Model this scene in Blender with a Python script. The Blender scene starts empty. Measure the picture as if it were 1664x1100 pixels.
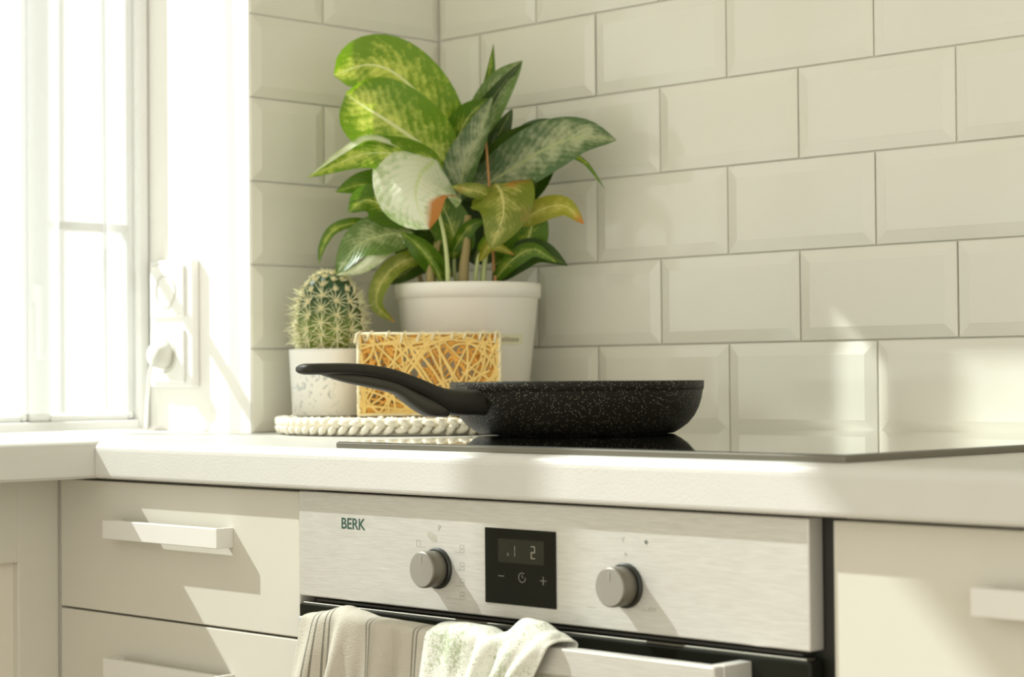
import bpy, bmesh, math, random
from mathutils import Vector, Matrix, noise
random.seed(7)
scene = bpy.context.scene
COL = scene.collection
PI = math.pi

# ------------------------------------------------------------------ camera
CP = Vector((1.91776, -1.78141, 0.96458))
YAW, PIT, ROL, FPX = 2.357385, 0.0187948, -0.0083175, 3277.1
FW = Vector((math.cos(YAW)*math.cos(PIT), math.sin(YAW)*math.cos(PIT), math.sin(PIT)))
_r = FW.cross(Vector((0, 0, 1))).normalized(); _u = _r.cross(FW)
RT = _r*math.cos(ROL) + _u*math.sin(ROL)
UP = -_r*math.sin(ROL) + _u*math.cos(ROL)
cam_d = bpy.data.cameras.new('camera'); cam = bpy.data.objects.new('camera', cam_d); COL.objects.link(cam)
m = Matrix((RT, UP, -FW)).transposed().to_4x4(); m.translation = CP
cam.matrix_world = m
cam_d.sensor_width = 36; cam_d.lens = FPX/1664*36; cam_d.clip_start = 0.05
cam_d.dof.use_dof = True; cam_d.dof.focus_distance = 1.88; cam_d.dof.aperture_fstop = 7.0
scene.camera = cam

# ------------------------------------------------------------------ world, sun, exposure
w = bpy.data.worlds.new('world'); scene.world = w; w.use_nodes = True
w.node_tree.nodes['Background'].inputs[0].default_value = (1.0, 0.967, 0.865, 1)
w.node_tree.nodes['Background'].inputs[1].default_value = 1.0
sd = bpy.data.lights.new('sun', 'SUN'); sd.energy = 9.5; sd.color = (0.96, 0.98, 1.0); sd.angle = math.radians(0.8)
sun = bpy.data.objects.new('sun', sd); COL.objects.link(sun)
SUNDIR = Vector((0.046, 0.022, -0.047)).normalized()
sun.rotation_euler = SUNDIR.to_track_quat('-Z', 'Y').to_euler(); sun.location = (-3, -3, 4)
scene.view_settings.view_transform = 'Standard'; scene.view_settings.look = 'None'
scene.view_settings.exposure = 0.46; scene.view_settings.gamma = 1.0
scene.view_settings.use_curve_mapping = False

# ------------------------------------------------------------------ helpers
def ray(u, v):
    return FW + RT*((u-832)/FPX) - UP*((v-550)/FPX)
def at(u, v, dist):                      # point seen at photograph pixel (u, v), dist metres deep
    return CP + ray(u, v)*dist
def on(u, v, ax, val):                   # where the sight line meets a plane
    q = ray(u, v); return CP + q*((val-CP[ax])/q[ax])

def link(name, bm, mat, parent=None, smooth=False):
    me = bpy.data.meshes.new(name); bm.normal_update(); bm.to_mesh(me); bm.free()
    if smooth:
        for p in me.polygons: p.use_smooth = True
    if mat is not None:
        for mm in (mat if isinstance(mat, (list, tuple)) else [mat]): me.materials.append(mm)
    o = bpy.data.objects.new(name, me); COL.objects.link(o)
    if parent is not None:
        o.parent = parent
        o.matrix_parent_inverse = Matrix.Identity(4)
        # geometry is given in world coordinates: bring it into the parent's frame
        off = -WLOC.get(parent.name, Vector())
        me.transform(Matrix.Translation(off))
        WLOC[o.name] = WLOC.get(parent.name, Vector())
    return o
WLOC = {}
def empty(name, loc, label, cat, group=None):
    o = bpy.data.objects.new(name, None); COL.objects.link(o); o.location = loc
    o.empty_display_size = 0.02
    WLOC[o.name] = Vector(loc)
    tag(o, label, cat, group); return o
def tag(o, label=None, cat=None, group=None, kind=None):
    if label: o['label'] = label
    if cat: o['category'] = cat
    if group: o['group'] = group
    if kind: o['kind'] = kind
    return o

def box(bm, x0, x1, y0, y1, z0, z1, bev=0.0, seg=2):
    r = bmesh.ops.create_cube(bm, size=1.0)
    vs = r['verts']
    for v in vs:
        v.co = Vector(((x0+x1)/2 + v.co.x*(x1-x0), (y0+y1)/2 + v.co.y*(y1-y0), (z0+z1)/2 + v.co.z*(z1-z0)))
    if bev > 0:
        es = list({e for v in vs for e in v.link_edges})
        bmesh.ops.bevel(bm, geom=es, offset=bev, segments=seg, profile=0.5, affect='EDGES')
def nbox(*a, **k):
    bm = bmesh.new(); box(bm, *a, **k); return bm
def tube(bm, pts, rad, n=8, caps=True):
    pts = [Vector(p) for p in pts]; N = len(pts)
    rads = rad if isinstance(rad, (list, tuple)) else [rad]*N
    t0 = (pts[1]-pts[0]).normalized()
    a = t0.orthogonal().normalized()
    rings = []
    for i in range(N):
        t = (pts[min(i+1, N-1)]-pts[max(i-1, 0)]).normalized()
        a = (a - t*a.dot(t)).normalized(); b = t.cross(a)
        rings.append([bm.verts.new(pts[i] + (a*math.cos(2*PI*k/n)+b*math.sin(2*PI*k/n))*rads[i]) for k in range(n)])
    for i in range(N-1):
        for k in range(n):
            bm.faces.new((rings[i][k], rings[i][(k+1) % n], rings[i+1][(k+1) % n], rings[i+1][k]))
    if caps:
        bm.faces.new(rings[0][::-1]); bm.faces.new(rings[-1])
def lathe(bm, prof, c=(0, 0, 0), n=64, axis='z', close=False):
    c = Vector(c); rings = []
    for r, h in prof:
        if r < 1e-6:
            p = c + (Vector((0, 0, h)) if axis == 'z' else Vector((0, h, 0)))
            rings.append([bm.verts.new(p)])
        else:
            ring = []
            for k in range(n):
                a = 2*PI*k/n
                ring.append(bm.verts.new(c + (Vector((r*math.cos(a), r*math.sin(a), h)) if axis == 'z' else Vector((r*math.cos(a), h, r*math.sin(a))))))
            rings.append(ring)
    for i in range(len(rings)-1):
        A, B = rings[i], rings[i+1]
        for k in range(n):
            if len(A) == 1 and len(B) == 1: continue
            if len(A) == 1: bm.faces.new((A[0], B[k], B[(k+1) % n]))
            elif len(B) == 1: bm.faces.new((A[k], A[(k+1) % n], B[0]))
            else: bm.faces.new((A[k], A[(k+1) % n], B[(k+1) % n], B[k]))
    bmesh.ops.recalc_face_normals(bm, faces=bm.faces)
def extrude_x(bm, prof, x0, x1):        # prof: closed list of (y, z)
    A = [bm.verts.new((x0, y, z)) for y, z in prof]; B = [bm.verts.new((x1, y, z)) for y, z in prof]
    n = len(prof)
    for k in range(n): bm.faces.new((A[k], A[(k+1) % n], B[(k+1) % n], B[k]))
    bm.faces.new(A[::-1]); bm.faces.new(B)
    bmesh.ops.recalc_face_normals(bm, faces=bm.faces)
def cr(pts, n):                          # catmull-rom resample
    P = [pts[0]*2-pts[1]] + list(pts) + [pts[-1]*2-pts[-2]]
    out = []; S = len(pts)-1
    for i in range(n):
        t = i/(n-1)*S; k = min(int(t), S-1); f = t-k
        a, b, c, d = P[k:k+4]
        out.append(0.5*((2*b)+(c-a)*f+(2*a-5*b+4*c-d)*f*f+(-a+3*b-3*c+d)*f**3))
    return out
def lerp_tab(tab, x):
    if x <= tab[0][0]: return tab[0][1]
    for (a, p), (b, q) in zip(tab, tab[1:]):
        if x <= b:
            t = (x-a)/(b-a); t = t*t*(3-2*t); return p+(q-p)*t
    return tab[-1][1]

# ------------------------------------------------------------------ materials
def nt(name):
    mt = bpy.data.materials.new(name); mt.use_nodes = True
    t = mt.node_tree; return mt, t, t.nodes['Principled BSDF']
def N(t, kind, **kw):
    n = t.nodes.new(kind)
    for k, v in kw.items():
        if k in n.inputs.keys(): n.inputs[k].default_value = v
        else: setattr(n, k, v)
    return n
def plain(name, col, rough=0.5, metal=0.0, bump=0.0, bscale=200, var=0.0, vscale=8, stretch=None, spec=0.5, coat=0.0):
    mt, t, b = nt(name); L = t.links
    b.inputs['Roughness'].default_value = rough; b.inputs['Metallic'].default_value = metal
    b.inputs['Specular IOR Level'].default_value = spec; b.inputs['Coat Weight'].default_value = coat
    tc = N(t, 'ShaderNodeTexCoord'); mp = N(t, 'ShaderNodeMapping'); L.new(tc.outputs['Object'], mp.inputs[0])
    if stretch: mp.inputs['Scale'].default_value = stretch
    nz = N(t, 'ShaderNodeTexNoise', Scale=float(vscale), Detail=4.0); L.new(mp.outputs[0], nz.inputs[0])
    mx = N(t, 'ShaderNodeMix', data_type='RGBA')
    mx.inputs[6].default_value = (*[c*(1-var) for c in col], 1); mx.inputs[7].default_value = (*[min(1, c*(1+var)) for c in col], 1)
    L.new(nz.outputs[0], mx.inputs[0]); L.new(mx.outputs[2], b.inputs['Base Color'])
    if bump > 0:
        n2 = N(t, 'ShaderNodeTexNoise', Scale=float(bscale), Detail=3.0); L.new(mp.outputs[0], n2.inputs[0])
        bp = N(t, 'ShaderNodeBump', Strength=bump, Distance=0.001); L.new(n2.outputs[0], bp.inputs['Height']); L.new(bp.outputs[0], b.inputs['Normal'])
    return mt
M = {}
M['plaster'] = plain('plaster', (0.86, 0.84, 0.79), 0.85, bump=0.2, bscale=300, var=0.02)
M['grout'] = plain('grout', (0.66, 0.64, 0.54), 0.9, bump=0.3, bscale=600, var=0.08)
M['worktop'] = plain('worktop_laminate', (0.62, 0.61, 0.56), 0.38, bump=0.25, bscale=420, var=0.025, vscale=40)
M['cabinet'] = plain('cabinet_paint', (0.62, 0.60, 0.515), 0.34, bump=0.04, bscale=120, var=0.015, vscale=20)
M['cabinet_in'] = plain('cabinet_recess', (0.70, 0.66, 0.56), 0.4, var=0.02)
M['handle'] = plain('handle_paint', (0.74, 0.725, 0.67), 0.32, var=0.01)
M['dark_gap'] = plain('dark_gap', (0.03, 0.03, 0.022), 0.6, var=0.1)
M['black_enamel'] = plain('black_enamel', (0.012, 0.013, 0.008), 0.4, var=0.1)
M['plastic_white'] = plain('white_plastic', (0.84, 0.83, 0.79), 0.35, var=0.01)
M['frame_white'] = plain('window_frame_white', (0.84, 0.84, 0.81), 0.4, var=0.01)
M['floor'] = plain('floor_wood', (0.45, 0.36, 0.25), 0.4, bump=0.1, bscale=40, var=0.2, vscale=6, stretch=(1, 8, 1))
M['mark'] = plain('printed_marks', (0.13, 0.15, 0.12), 0.6)
M['mark_soft'] = plain('printed_marks_pale', (0.36, 0.36, 0.31), 0.6)
M['logo'] = plain('printed_logo', (0.035, 0.085, 0.06), 0.5)
M['pot'] = plain('pot_plastic', (0.87, 0.845, 0.75), 0.42, bump=0.05, var=0.02)
M['soil'] = plain('soil', (0.10, 0.065, 0.035), 0.95, bump=1.0, bscale=300, var=0.4, vscale=200)
M['stem'] = plain('stem_green', (0.50, 0.56, 0.24), 0.5, var=0.2, vscale=30)
M['trunk'] = plain('stem_tan', (0.42, 0.33, 0.14), 0.7, var=0.25, vscale=30, stretch=(1, 1, .3))
M['stick'] = plain('stick_orange', (0.47, 0.23, 0.08), 0.6, var=0.2, vscale=60)
M['rubber'] = plain('handle_rubber', (0.028, 0.026, 0.019), 0.5, var=0.1, spec=0.25)
M['rubber2'] = plain('handle_grip_inset', (0.055, 0.05, 0.036), 0.5, var=0.1, spec=0.4)
M['knob'] = plain('knob_satin', (0.17, 0.155, 0.12), 0.4, metal=0.5, var=0.03, vscale=100)
M['knob_face'] = plain('knob_face', (0.30, 0.285, 0.24), 0.5, metal=0.2, var=0.04, vscale=90)
M['glass_black'] = plain('black_glass', (0.010, 0.011, 0.007), 0.12, spec=0.16)
M['hob_glass'] = plain('hob_glass', (0.014, 0.014, 0.011), 0.03, spec=0.8, coat=1.0)
M['hob_edge'] = plain('hob_edge', (0.20, 0.19, 0.15), 0.35, metal=0.6, var=0.1)
M['digit'] = plain('display_digit', (0.38, 0.36, 0.29), 0.5)
M['digit_dim'] = plain('display_digit_dim', (0.12, 0.125, 0.10), 0.5)
M['lcd'] = plain('display_window', (0.030, 0.031, 0.021), 0.2, spec=.2)
M['label'] = plain('paper_label', (0.74, 0.71, 0.50), 0.7)
M['strand'] = plain('woven_strand', (0.86, 0.58, 0.19), 0.6, bump=0.3, bscale=500, var=0.25, vscale=45)
M['strand_in'] = plain('woven_strand_inner', (0.84, 0.42, 0.08), 0.7, bump=0.3, bscale=500, var=0.3, vscale=60)
M['wrap'] = plain('wrapped_rim', (0.84, 0.74, 0.48), 0.6, bump=0.5, bscale=700, var=0.15, vscale=80)
M['cotton'] = plain('braided_cotton', (0.86, 0.81, 0.66), 0.8, bump=0.4, bscale=900, var=0.12, vscale=60)
M['spine'] = plain('cactus_spine', (0.88, 0.80, 0.50), 0.6, var=0.25, vscale=60)
M['areole'] = plain('cactus_areole', (0.76, 0.63, 0.36), 0.9, bump=0.5, bscale=900, var=0.15)

def steel():
    mt, t, b = nt('brushed_steel'); L = t.links
    tc = N(t, 'ShaderNodeTexCoord'); mp = N(t, 'ShaderNodeMapping'); mp.inputs['Scale'].default_value = (60, 1500, 2600)
    L.new(tc.outputs['Object'], mp.inputs[0])
    nz = N(t, 'ShaderNodeTexNoise', Scale=1.0, Detail=4.0); L.new(mp.outputs[0], nz.inputs[0])
    mr = N(t, 'ShaderNodeMapRange'); mr.inputs[3].default_value = 0.34; mr.inputs[4].default_value = 0.52
    L.new(nz.outputs[0], mr.inputs[0]); L.new(mr.outputs[0], b.inputs['Roughness'])
    mx = N(t, 'ShaderNodeMix', data_type='RGBA'); mx.inputs[6].default_value = (0.46, 0.445, 0.39, 1); mx.inputs[7].default_value = (0.82, 0.805, 0.75, 1)
    L.new(nz.outputs[0], mx.inputs[0]); L.new(mx.outputs[2], b.inputs['Base Color'])
    b.inputs['Metallic'].default_value = 0.42
    bp = N(t, 'ShaderNodeBump', Strength=0.15, Distance=0.0003); L.new(nz.outputs[0], bp.inputs['Height']); L.new(bp.outputs[0], b.inputs['Normal'])
    return mt
M['steel'] = steel()
def tile_mat():
    mt, t, b = nt('glazed_tile'); L = t.links
    tc = N(t, 'ShaderNodeTexCoord'); oi = N(t, 'ShaderNodeObjectInfo')
    nz = N(t, 'ShaderNodeTexNoise', Scale=9.0, Detail=2.0); L.new(tc.outputs['Object'], nz.inputs[0])
    add = N(t, 'ShaderNodeMath', operation='ADD'); L.new(nz.outputs[0], add.inputs[0])
    ml = N(t, 'ShaderNodeMath', operation='MULTIPLY'); L.new(oi.outputs['Random'], ml.inputs[0]); ml.inputs[1].default_value = 0.5
    L.new(ml.outputs[0], add.inputs[1])
    mx = N(t, 'ShaderNodeMix', data_type='RGBA'); mx.inputs[6].default_value = (0.77, 0.735, 0.62, 1); mx.inputs[7].default_value = (0.785, 0.775, 0.67, 1)
    L.new(add.outputs[0], mx.inputs[0]); L.new(mx.outputs[2], b.inputs['Base Color'])
    b.inputs['Roughness'].default_value = 0.09; b.inputs['Specular IOR Level'].default_value = 0.5
    n2 = N(t, 'ShaderNodeTexNoise', Scale=14.0, Detail=1.0); L.new(tc.outputs['Object'], n2.inputs[0])
    bp = N(t, 'ShaderNodeBump', Strength=0.35, Distance=0.002); L.new(n2.outputs[0], bp.inputs['Height']); L.new(bp.outputs[0], b.inputs['Normal'])
    return mt
M['tile'] = tile_mat()
def pan_mat():
    mt, t, b = nt('speckled_pan_coating'); L = t.links
    tc = N(t, 'ShaderNodeTexCoord')
    def spk(scale, th, dens):
        v = N(t, 'ShaderNodeTexVoronoi', Scale=float(scale)); L.new(tc.outputs['Object'], v.inputs[0])
        c = N(t, 'ShaderNodeMath', operation='LESS_THAN'); L.new(v.outputs['Distance'], c.inputs[0]); c.inputs[1].default_value = th
        s = N(t, 'ShaderNodeSeparateColor'); L.new(v.outputs['Color'], s.inputs[0])
        g = N(t, 'ShaderNodeMath', operation='GREATER_THAN'); L.new(s.outputs[0], g.inputs[0]); g.inputs[1].default_value = dens
        m_ = N(t, 'ShaderNodeMath', operation='MULTIPLY'); L.new(c.outputs[0], m_.inputs[0]); L.new(g.outputs[0], m_.inputs[1]); return m_
    a = spk(620, 0.32, 0.66); c = spk(330, 0.15, 0.80)
    mxm = N(t, 'ShaderNodeMath', operation='MAXIMUM'); L.new(a.outputs[0], mxm.inputs[0]); L.new(c.outputs[0], mxm.inputs[1])
    mx = N(t, 'ShaderNodeMix', data_type='RGBA'); mx.inputs[6].default_value = (0.016, 0.015, 0.010, 1); mx.inputs[7].default_value = (0.21, 0.195, 0.145, 1)
    L.new(mxm.outputs[0], mx.inputs[0]); L.new(mx.outputs[2], b.inputs['Base Color'])
    b.inputs['Roughness'].default_value = 0.45; b.inputs['Specular IOR Level'].default_value = 0.14
    return mt
M['pan'] = pan_mat()
def leaf_mat(name, dark, light, vein, amt=0.5, trans=0.35, brown=0.0, tip_brown=0.0, rough=0.33, side=0.0):
    mt, t, b = nt(name); L = t.links
    uv = N(t, 'ShaderNodeUVMap'); sp = N(t, 'ShaderNodeSeparateXYZ'); L.new(uv.outputs[0], sp.inputs[0])
    def mth(op, a, bb=None, c=None):
        n = N(t, 'ShaderNodeMath', operation=op)
        for i, x in enumerate((a, bb, c)):
            if x is None: continue
            if isinstance(x, (int, float)): n.inputs[i].default_value = x
            else: L.new(x, n.inputs[i])
        return n.outputs[0]
    s = mth('ABSOLUTE', mth('SUBTRACT', sp.outputs[0], 0.5)); s = mth('MULTIPLY', s, 2.0)   # 0 midrib .. 1 edge
    tt = sp.outputs[1]
    oi = N(t, 'ShaderNodeTexCoord')
    nz = N(t, 'ShaderNodeTexNoise', Scale=70.0, Detail=5.0, Roughness=0.7); L.new(oi.outputs['Object'], nz.inputs[0])
    nzb = N(t, 'ShaderNodeTexNoise', Scale=16.0, Detail=2.0); L.new(oi.outputs['Object'], nzb.inputs[0])
    # slanting side veins, broken up by noise
    ph = mth('SUBTRACT', mth('MULTIPLY', tt, 13.0), mth('MULTIPLY', s, 4.0)); ph = mth('ADD', ph, mth('MULTIPLY', nz.outputs[0], 1.3))
    wv = mth('MULTIPLY_ADD', mth('SINE', mth('MULTIPLY', ph, 2*PI)), 0.5, 0.5)
    core = mth('SUBTRACT', 1.0, mth('SMOOTHSTEP' if False else 'MULTIPLY', s, 1.1))
    v1 = mth('ADD', mth('MULTIPLY', wv, 0.12), mth('MULTIPLY_ADD', nz.outputs[0], 1.25, -0.02))
    v2 = mth('ADD', v1, mth('MULTIPLY', core, 0.35)); v2 = mth('ADD', v2, mth('MULTIPLY', nzb.outputs[0], 0.5))
    mr = N(t, 'ShaderNodeMapRange'); L.new(v2, mr.inputs[0]); mr.inputs[1].default_value = 1.32-amt*0.7; mr.inputs[2].default_value = 1.70-amt*0.7
    c1 = N(t, 'ShaderNodeMix', data_type='RGBA'); c1.inputs[6].default_value = (*dark, 1); c1.inputs[7].default_value = (*light, 1)
    L.new(mr.outputs[0], c1.inputs[0])
    mid = mth('LESS_THAN', s, mth('MULTIPLY_ADD', tt, -0.045, 0.06))
    c2 = N(t, 'ShaderNodeMix', data_type='RGBA'); L.new(mid, c2.inputs[0]); L.new(c1.outputs[2], c2.inputs[6]); c2.inputs[7].default_value = (*vein, 1)
    out = c2
    if brown > 0 or tip_brown > 0:
        a = mth('MULTIPLY', nzb.outputs[0], 1.0)
        if tip_brown > 0:
            a = mth('ADD', mth('MULTIPLY', nzb.outputs[0], 0.5), mth('MULTIPLY', tt, tip_brown)); th = 0.95
            if side: a = mth('ADD', a, mth('MULTIPLY', mth('SUBTRACT', sp.outputs[0], 0.5), side))
        else: th = 1.0-0.5*brown
        r = N(t, 'ShaderNodeMapRange'); L.new(a, r.inputs[0]); r.inputs[1].default_value = th-0.06; r.inputs[2].default_value = th+0.06
        c3 = N(t, 'ShaderNodeMix', data_type='RGBA'); L.new(r.outputs[0], c3.inputs[0]); L.new(c2.outputs[2], c3.inputs[6]); c3.inputs[7].default_value = (0.55, 0.22, 0.04, 1)
        out = c3
    L.new(out.outputs[2], b.inputs['Base Color']); b.inputs['Roughness'].default_value = rough
    bp = N(t, 'ShaderNodeBump', Strength=0.3, Distance=0.001); L.new(wv, bp.inputs['Height']); L.new(bp.outputs[0], b.inputs['Normal'])
    tr = N(t, 'ShaderNodeBsdfTranslucent'); hs = N(t, 'ShaderNodeHueSaturation', Saturation=1.15, Value=1.6); L.new(out.outputs[2], hs.inputs['Color']); L.new(hs.outputs[0], tr.inputs[0])
    ms = N(t, 'ShaderNodeMixShader'); ms.inputs[0].default_value = trans
    L.new(b.outputs[0], ms.inputs[1]); L.new(tr.outputs[0], ms.inputs[2]); L.new(ms.outputs[0], t.nodes['Material Output'].inputs[0])
    return mt
LM = {
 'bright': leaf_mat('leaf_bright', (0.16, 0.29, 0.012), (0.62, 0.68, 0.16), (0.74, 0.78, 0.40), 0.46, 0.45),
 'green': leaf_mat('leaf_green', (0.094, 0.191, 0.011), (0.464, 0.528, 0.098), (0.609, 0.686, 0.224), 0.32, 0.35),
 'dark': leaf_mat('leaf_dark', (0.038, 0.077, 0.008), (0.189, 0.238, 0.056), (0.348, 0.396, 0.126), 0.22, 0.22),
 'silver': leaf_mat('leaf_silver', (0.072, 0.132, 0.035), (0.362, 0.396, 0.210), (0.362, 0.409, 0.168), 0.55, 0.22, rough=0.4),
 'mid': leaf_mat('leaf_mid', (0.13, 0.21, 0.05), (0.44, 0.50, 0.24), (0.50, 0.58, 0.26), 0.50, 0.35),
 'pale': leaf_mat('leaf_pale', (0.40, 0.52, 0.20), (0.80, 0.82, 0.60), (0.74, 0.80, 0.42), 0.8, 0.3, tip_brown=0.0, rough=0.45),
 'pale_brown': leaf_mat('leaf_pale_brown', (0.36, 0.50, 0.18), (0.84, 0.86, 0.66), (0.72, 0.78, 0.46), 0.85, 0.3, tip_brown=0.80, rough=0.5, side=-0.55),
 'olive': leaf_mat('leaf_olive', (0.217, 0.264, 0.028), (0.609, 0.581, 0.168), (0.725, 0.686, 0.252), 0.42, 0.35, brown=0.90),
 'olive_tip': leaf_mat('leaf_olive_tip', (0.319, 0.317, 0.028), (0.609, 0.554, 0.126), (0.725, 0.660, 0.224), 0.4, 0.4, tip_brown=0.75),
}
def curtain_mat():
    mt, t, b = nt('sheer_curtain'); L = t.links
    b.inputs['Base Color'].default_value = (0.56, 0.56, 0.54, 1); b.inputs['Roughness'].default_value = 0.9
    tl = N(t, 'ShaderNodeBsdfTranslucent'); tl.inputs[0].default_value = (0.56, 0.56, 0.54, 1)
    a = N(t, 'ShaderNodeMixShader'); a.inputs[0].default_value = 0.6; L.new(b.outputs[0], a.inputs[1]); L.new(tl.outputs[0], a.inputs[2])
    tp = N(t, 'ShaderNodeBsdfTransparent')
    m2 = N(t, 'ShaderNodeMixShader'); m2.inputs[0].default_value = 0.47; L.new(a.outputs[0], m2.inputs[1]); L.new(tp.outputs[0], m2.inputs[2])
    L.new(m2.outputs[0], t.nodes['Material Output'].inputs[0]); return mt
M['curtain'] = curtain_mat()
def pane_mat():
    mt, t, b = nt('window_glass'); L = t.links
    g = N(t, 'ShaderNodeBsdfGlossy', Roughness=0.02); tp = N(t, 'ShaderNodeBsdfTransparent'); tp.inputs[0].default_value = (0.95, 0.97, 0.95, 1)
    m2 = N(t, 'ShaderNodeMixShader'); m2.inputs[0].default_value = 0.06
    L.new(tp.outputs[0], m2.inputs[1]); L.new(g.outputs[0], m2.inputs[2])
    L.new(m2.outputs[0], t.nodes['Material Output'].inputs[0]); return mt
M['pane'] = pane_mat()
def cactus_mat():
    mt, t, b = nt('cactus_skin'); L = t.links
    tc = N(t, 'ShaderNodeTexCoord'); nz = N(t, 'ShaderNodeTexNoise', Scale=60.0, Detail=3.0); L.new(tc.outputs['Object'], nz.inputs[0])
    gm = N(t, 'ShaderNodeNewGeometry'); sp = N(t, 'ShaderNodeSeparateXYZ'); L.new(tc.outputs['Object'], sp.inputs[0])
    mr = N(t, 'ShaderNodeMapRange'); L.new(sp.outputs[2], mr.inputs[0]); mr.inputs[1].default_value = 0.080; mr.inputs[2].default_value = 0.135
    c = N(t, 'ShaderNodeMix', data_type='RGBA'); L.new(mr.outputs[0], c.inputs[0]); c.inputs[6].default_value = (0.30, 0.38, 0.035, 1); c.inputs[7].default_value = (0.035, 0.10, 0.03, 1)
    d = N(t, 'ShaderNodeMix', data_type='RGBA', blend_type='MULTIPLY'); d.inputs[0].default_value = 0.5; L.new(c.outputs[2], d.inputs[6]); L.new(nz.outputs[1], d.inputs[7])
    L.new(d.outputs[2], b.inputs['Base Color']); b.inputs['Roughness'].default_value = 0.5
    return mt
M['cactus'] = cactus_mat()
def print_pot_mat():
    mt, t, b = nt('printed_white_pot'); L = t.links
    tc = N(t, 'ShaderNodeTexCoord'); mp = N(t, 'ShaderNodeMapping'); L.new(tc.outputs['Object'], mp.inputs[0])
    nz = N(t, 'ShaderNodeTexNoise', Scale=85.0, Detail=3.0, Distortion=1.6); L.new(mp.outputs[0], nz.inputs[0])
    r1 = N(t, 'ShaderNodeMapRange'); L.new(nz.outputs[0], r1.inputs[0]); r1.inputs[1].default_value = 0.56; r1.inputs[2].default_value = 0.64
    # the print is a band low on the window side of the pot
    sp = N(t, 'ShaderNodeSeparateXYZ'); L.new(tc.outputs['Object'], sp.inputs[0])
    r2 = N(t, 'ShaderNodeMapRange'); L.new(sp.outputs[2], r2.inputs[0]); r2.inputs[1].default_value = 0.060; r2.inputs[2].default_value = 0.048
    r3 = N(t, 'ShaderNodeMapRange'); L.new(sp.outputs[1], r3.inputs[0]); r3.inputs[1].default_value = -0.020; r3.inputs[2].default_value = -0.034
    m1 = N(t, 'ShaderNodeMath', operation='MULTIPLY'); L.new(r1.outputs[0], m1.inputs[0]); L.new(r2.outputs[0], m1.inputs[1])
    m3 = N(t, 'ShaderNodeMath', operation='MULTIPLY'); L.new(m1.outputs[0], m3.inputs[0]); L.new(r3.outputs[0], m3.inputs[1])
    m4 = N(t, 'ShaderNodeMath', operation='MULTIPLY'); L.new(m3.outputs[0], m4.inputs[0]); m4.inputs[1].default_value = 0.7
    c = N(t, 'ShaderNodeMix', data_type='RGBA'); L.new(m4.outputs[0], c.inputs[0]); c.inputs[6].default_value = (0.80, 0.78, 0.72, 1); c.inputs[7].default_value = (0.33, 0.37, 0.37, 1)
    L.new(c.outputs[2], b.inputs['Base Color']); b.inputs['Roughness'].default_value = 0.4
    return mt
M['pot_print'] = print_pot_mat()
def cloth_mat(name, base, kind):
    mt, t, b = nt(name); L = t.links
    uv = N(t, 'ShaderNodeUVMap'); sp = N(t, 'ShaderNodeSeparateXYZ'); L.new(uv.outputs[0], sp.inputs[0])
    b.inputs['Roughness'].default_value = 0.9
    tc = N(t, 'ShaderNodeTexCoord')
    nz = N(t, 'ShaderNodeTexNoise', Scale=900.0, Detail=2.0); L.new(tc.outputs['Object'], nz.inputs[0])
    bp = N(t, 'ShaderNodeBump', Strength=0.9, Distance=0.0010); L.new(nz.outputs[0], bp.inputs['Height']); L.new(bp.outputs[0], b.inputs['Normal'])
    c = N(t, 'ShaderNodeMix', data_type='RGBA'); c.inputs[6].default_value = (*base, 1)
    if kind == 'stripe':
        acc = None
        for s in (0.115, 0.150, 0.205, 0.235, 0.52, 0.55, 0.90, 0.93):
            a = N(t, 'ShaderNodeMath', operation='COMPARE'); L.new(sp.outputs[0], a.inputs[0]); a.inputs[1].default_value = s; a.inputs[2].default_value = 0.0055
            if acc is None: acc = a
            else:
                d = N(t, 'ShaderNodeMath', operation='MAXIMUM'); L.new(acc.outputs[0], d.inputs[0]); L.new(a.outputs[0], d.inputs[1]); acc = d
        L.new(acc.outputs[0], c.inputs[0]); c.inputs[7].default_value = (0.20, 0.19, 0.15, 1)
    else:
        n2 = N(t, 'ShaderNodeTexNoise', Scale=330.0, Detail=4.0, Distortion=1.2, Roughness=0.7); L.new(tc.outputs['Object'], n2.inputs[0])
        n3 = N(t, 'ShaderNodeTexNoise', Scale=26.0, Detail=1.0); L.new(tc.outputs['Object'], n3.inputs[0])
        a = N(t, 'ShaderNodeMath', operation='MULTIPLY_ADD'); L.new(n3.outputs[0], a.inputs[0]); a.inputs[1].default_value = .45; L.new(n2.outputs[0], a.inputs[2])
        r = N(t, 'ShaderNodeMapRange'); L.new(a.outputs[0], r.inputs[0]); r.inputs[1].default_value = 0.745; r.inputs[2].default_value = 0.84; r.inputs[4].default_value = 0.7
        L.new(r.outputs[0], c.inputs[0]); c.inputs[7].default_value = (0.30, 0.38, 0.18, 1)
    L.new(c.outputs[2], b.inputs['Base Color']); return mt
M['towel_beige'] = cloth_mat('beige_striped_linen', (0.52, 0.485, 0.40), 'stripe')
M['towel_green'] = cloth_mat('white_green_printed_cotton', (0.76, 0.76, 0.67), 'print')

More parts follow.
